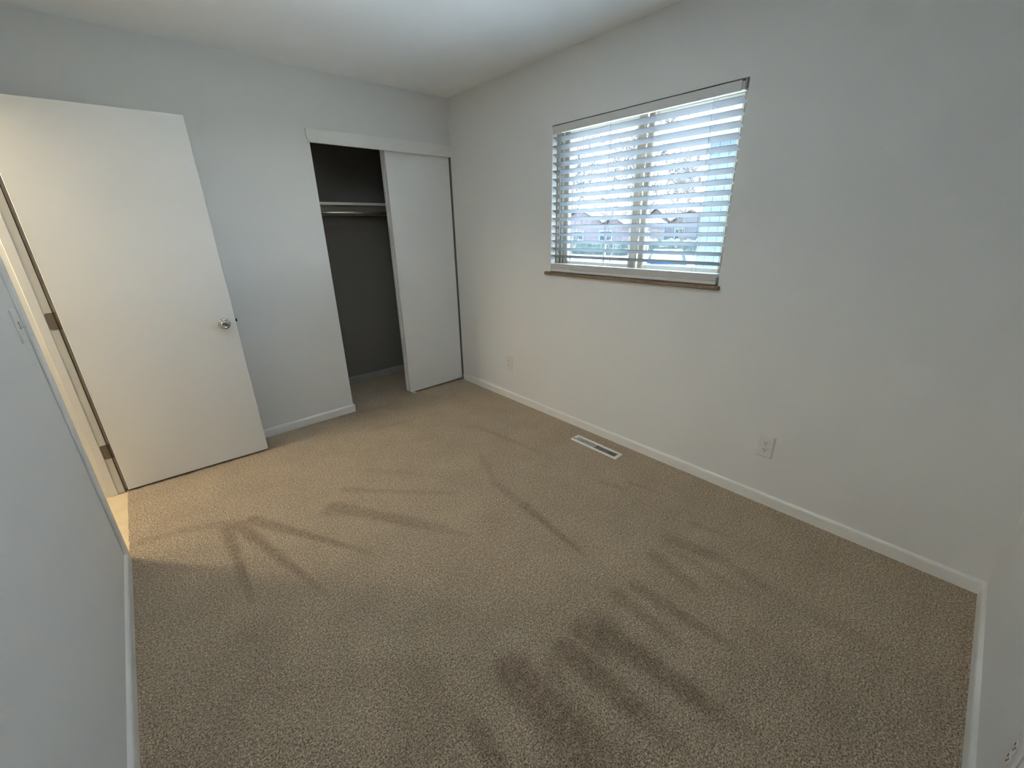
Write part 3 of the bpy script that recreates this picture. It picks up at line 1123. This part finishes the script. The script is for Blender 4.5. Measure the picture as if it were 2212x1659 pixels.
NC = CAM.y + (9.0-CAM.x)*math.tan(math.radians(25.3))
npart('walls', box(9.0, 15.0, -5.0, NC, GZ, 3.3), M_BLUEW)
y = NC - 0.02
k = 0
b0 = None
while y > -5.0:
    if b0 is None:
        b0 = npart('board', box(8.985, 8.9995, NC-0.24, NC-0.01, GZ+0.2, 3.28), M_BLUEW)
    else:
        b = b0.copy()
        COL.objects.link(b)
        b.parent = nb
        b.location = (b0.location.x, b0.location.y - k*0.24, b0.location.z)
    k += 1
    y -= 0.24
    if k > 18:
        break
ro = bmesh.new()
ex, ey = 8.0, NC+0.85
v = [ro.verts.new(c) for c in ((ex, ey, 3.32), (ex, -5.6, 3.32), (16, -5.6, 3.32), (16, ey, 3.32), (ex, ey, 3.52), (ex, -5.6, 3.52), (16, -5.6, 3.52), (16, ey, 3.52), (12, ey, 5.0), (12, -5.6, 5.0))]
for f in ((0, 1, 2, 3), (0, 4, 5, 1), (2, 6, 7, 3), (4, 8, 9, 5), (7, 6, 9, 8), (0, 3, 7, 8, 4), (1, 5, 9, 6, 2)):
    ro.faces.new([v[i] for i in f])
npart('roof', ro, M_BTRIM)


# hedges
def hedge(az0, az1, dist, z1, label):
    x, y, _ = at((az0+az1)/2, dist, 0)
    L = abs(math.radians(az1-az0))*dist/max(0.3, math.cos(math.radians((az0+az1)/2)))
    bm = bmesh.new()
    rnd = random.Random(int(az0*10))
    nu, nv = int(L/0.35)+2, 8
    rows = []
    for i in range(nu):
        u = -L/2 + L*i/(nu-1)
        ring = []
        for j in range(nv):
            a = PI*j/(nv-1)
            r = rnd.uniform(0.85, 1.12)
            ring.append(bm.verts.new((-math.cos(a)*0.7*r, u, math.sin(a)*(z1-GZ)*r)))
        rows.append(ring)
    for A, B in zip(rows, rows[1:]):
        for j in range(nv-1):
            bm.faces.new((A[j], A[j+1], B[j+1], B[j]))
    for R_ in (rows[0], rows[-1]):
        bm.faces.new(R_)
    o = obj('hedge', bm, M_HEDGE)
    o.location = (x, y, GZ)
    tag(o, label, 'hedge', 'hedges across the street')


hedge(34.0, 42.0, 42.5, 0.15, 'dark clipped hedge in front of the brick house')
hedge(25.5, 32.5, 43.0, 0.2, 'dark hedge in front of the pale grey house')

for az, dist, top, lab in ((36.2, 34.0, 0.75, 'thin white post standing before the brick house'), (31.0, 38.0, 0.9, 'thin white post standing before the grey house')):
    e = empty('post', at(az, dist, GZ))
    tag(e, lab, 'post')
    obj('shaft', tube([(0, 0, 0), (0, 0, top-GZ)], 0.055, 8), M_POST, e)
    obj('cap', lathe([(0, 0.0), (0.08, 0.0), (0.08, 0.04), (0, 0.08)], 10), M_POST, e).location = (0, 0, top-GZ)


# bare trees
def tree(label, az, dist, height, seed, depth=6, spread=0.62, r0=0.16, radius=3.0):
    rnd = random.Random(seed)
    bm = bmesh.new()

    def grow(p, d, L, r, lvl):
        pts = [p.copy()]
        q = p.copy()
        dd = d.copy()
        nseg = 3 if lvl < 4 else 2
        for i in range(nseg):
            dd = (dd + Vector((rnd.gauss(0, .13), rnd.gauss(0, .13), rnd.gauss(0.03, .08)))).normalized()
            q = q + dd*(L/nseg)
            pts.append(q.copy())
        rad = [r*(1-0.45*i/nseg) for i in range(nseg+1)]
        tube(pts, [max(q_, dist*0.00085) for q_ in rad], 5 if lvl < 2 else 3, bm, cap=False)
        if lvl >= depth:
            return
        nb_ = rnd.choice((2, 3, 3)) if lvl else 4
        for i in range(nb_):
            ax = Vector((rnd.gauss(0, 1), rnd.gauss(0, 1), rnd.gauss(0, 1)))
            ax = (ax - dd*ax.dot(dd)).normalized()
            nd = (dd*math.cos(spread*rnd.uniform(.6, 1.3)) + ax*math.sin(spread*rnd.uniform(.6, 1.3))).normalized()
            k_ = rnd.randint(1, nseg) if i else nseg
            grow(pts[k_], nd, L*rnd.uniform(.62, .85), rad[k_]*rnd.uniform(.55, .75), lvl+1)
    grow(Vector((0, 0, 0)), Vector((0, 0, 1)), height*0.30, r0, 0)
    rm = max(math.hypot(v_.co.x, v_.co.y) for v_ in bm.verts)
    zm = max(v_.co.z for v_ in bm.verts)
    for v_ in bm.verts:
        v_.co = Vector((v_.co.x*radius/rm, v_.co.y*radius/rm, v_.co.z*height/zm))
    o = obj('bare_tree', bm, M_BARK)
    o.location = at(az, dist, GZ)
    tag(o, label, 'tree', 'bare trees outside')


tree('large bare tree filling the sky at the left end of the window', 40.6, 24, 9.5, 11, 7, .6, .20, 2.6)
tree('bare tree just left of the window mullion, nearest to the house', 36.2, 15, 7.0, 4, 6, .55, .11, 2.1)
tree('wide bare tree filling the sky of the right pane', 32.0, 28, 10.5, 23, 7, .65, .20, 2.95)
tree('bare tree standing beside the blue grey house', 27.0, 33.5, 10.5, 31, 7, .6, .18, 2.5)
tree('distant bare tree behind the brick house', 40.5, 66, 15.0, 8, 6, .6, .3, 3.0)
tree('distant bare tree behind the pale grey house', 33.0, 72, 15.0, 15, 6, .6, .3, 4.0)


# blue car seen from the front
def car():
    az = 28.6
    loc = at(az, 20.5, GZ+0.015)
    e = empty('parked_car', loc, math.radians(az))      # local -x points back to the house: the car's nose
    tag(e, 'light blue car parked outside below the right pane', 'car')
    # body by sections along x: (x, half width, z_low, z_belt)
    def loft(sections, n_prof, m, name, smooth=True):
        bm = bmesh.new()
        rings = []
        for sct in sections:
            rings.append([bm.verts.new((sct[0], yv, zv)) for yv, zv in n_prof(sct)])
        for A, B in zip(rings, rings[1:]):
            for k in range(len(A)):
                j = (k+1) % len(A)
                bm.faces.new((A[k], A[j], B[j], B[k]))
        bm.faces.new(rings[0])
        bm.faces.new(rings[-1][::-1])
        return obj(name, bm, m, e, smooth)

    def body_prof(s):
        _, w, zl, zb_ = s
        return [(-w*0.9, zl), (-w, zl+0.12), (-w, zb_-0.15), (-w*0.93, zb_-0.03), (-w*0.6, zb_), (w*0.6, zb_), (w*0.93, zb_-0.03), (w, zb_-0.15), (w, zl+0.12), (w*0.9, zl)]
    loft([(-2.25, .60, .32, .62), (-2.15, .78, .24, .74), (-1.7, .88, .2, .86), (-0.9, .91, .2, .96), (0.0, .91, .2, .98), (1.2, .91, .2, .98), (1.9, .88, .22, .96), (2.2, .78, .3, .86)], body_prof, M_CAR, 'body')

    def cab_prof(s):
        _, w, zl, zt = s
        return [(-w, zl), (-w*0.80, zt-0.05), (-w*0.66, zt), (w*0.66, zt), (w*0.80, zt-0.05), (w, zl)]
    loft([(-1.0, .80, .93, .96), (-0.25, .80, .93, 1.46), (0.3, .80, .93, 1.50), (1.1, .80, .93, 1.46), (1.75, .78, .93, 1.0)], cab_prof, M_CAR, 'cabin')
    ws = bmesh.new()
    ws.faces.new([ws.verts.new(c) for c in ((-0.96, -.68, 1.0), (-0.96, .68, 1.0), (-0.33, .52, 1.43), (-0.33, -.52, 1.43))])
    r = bmesh.ops.extrude_face_region(ws, geom=ws.faces[:])
    bmesh.ops.translate(ws, verts=[g for g in r['geom'] if isinstance(g, bmesh.types.BMVert)], vec=(-0.03, 0, 0.03))
    obj('windshield', ws, M_CARG, e)
    for s in (-1, 1):
        sw_ = bmesh.new()
        sw_.faces.new([sw_.verts.new(c) for c in ((-0.75, s*.80, 1.0), (1.45, s*.80, 1.0), (1.05, s*.68, 1.38), (-0.22, s*.68, 1.38))])
        r = bmesh.ops.extrude_face_region(sw_, geom=sw_.faces[:])
        bmesh.ops.translate(sw_, verts=[g for g in r['geom'] if isinstance(g, bmesh.types.BMVert)], vec=(0, s*0.025, 0.0))
        obj('side_window', sw_, M_CARG, e)
        obj('mirror', box(-0.62, -0.48, min(s*.88, s*1.06), max(s*.88, s*1.06), 1.0, 1.14, 0.03, 2), M_POST, e)
        obj('headlight', box(-2.20, -2.02, min(s*.50, s*.80), max(s*.50, s*.80), .58, .72, 0.03, 2), M_POST, e)
        for xx in (-1.4, 1.4):
            wv = lathe([(0, -.1), (.2, -.1), (.31, -.1), (.33, -.06), (.33, .06), (.31, .1), (0, .1)], 20)
            xform(wv, Matrix.Translation((xx, s*.80, .33)) @ Matrix.Rotation(PI/2, 4, 'X'))
            obj('wheel', wv, M_TYRE, e)
    obj('grille', box(-2.28, -2.2, -.42, .42, .40, .56, 0.02, 1), M_CARG, e)


car()
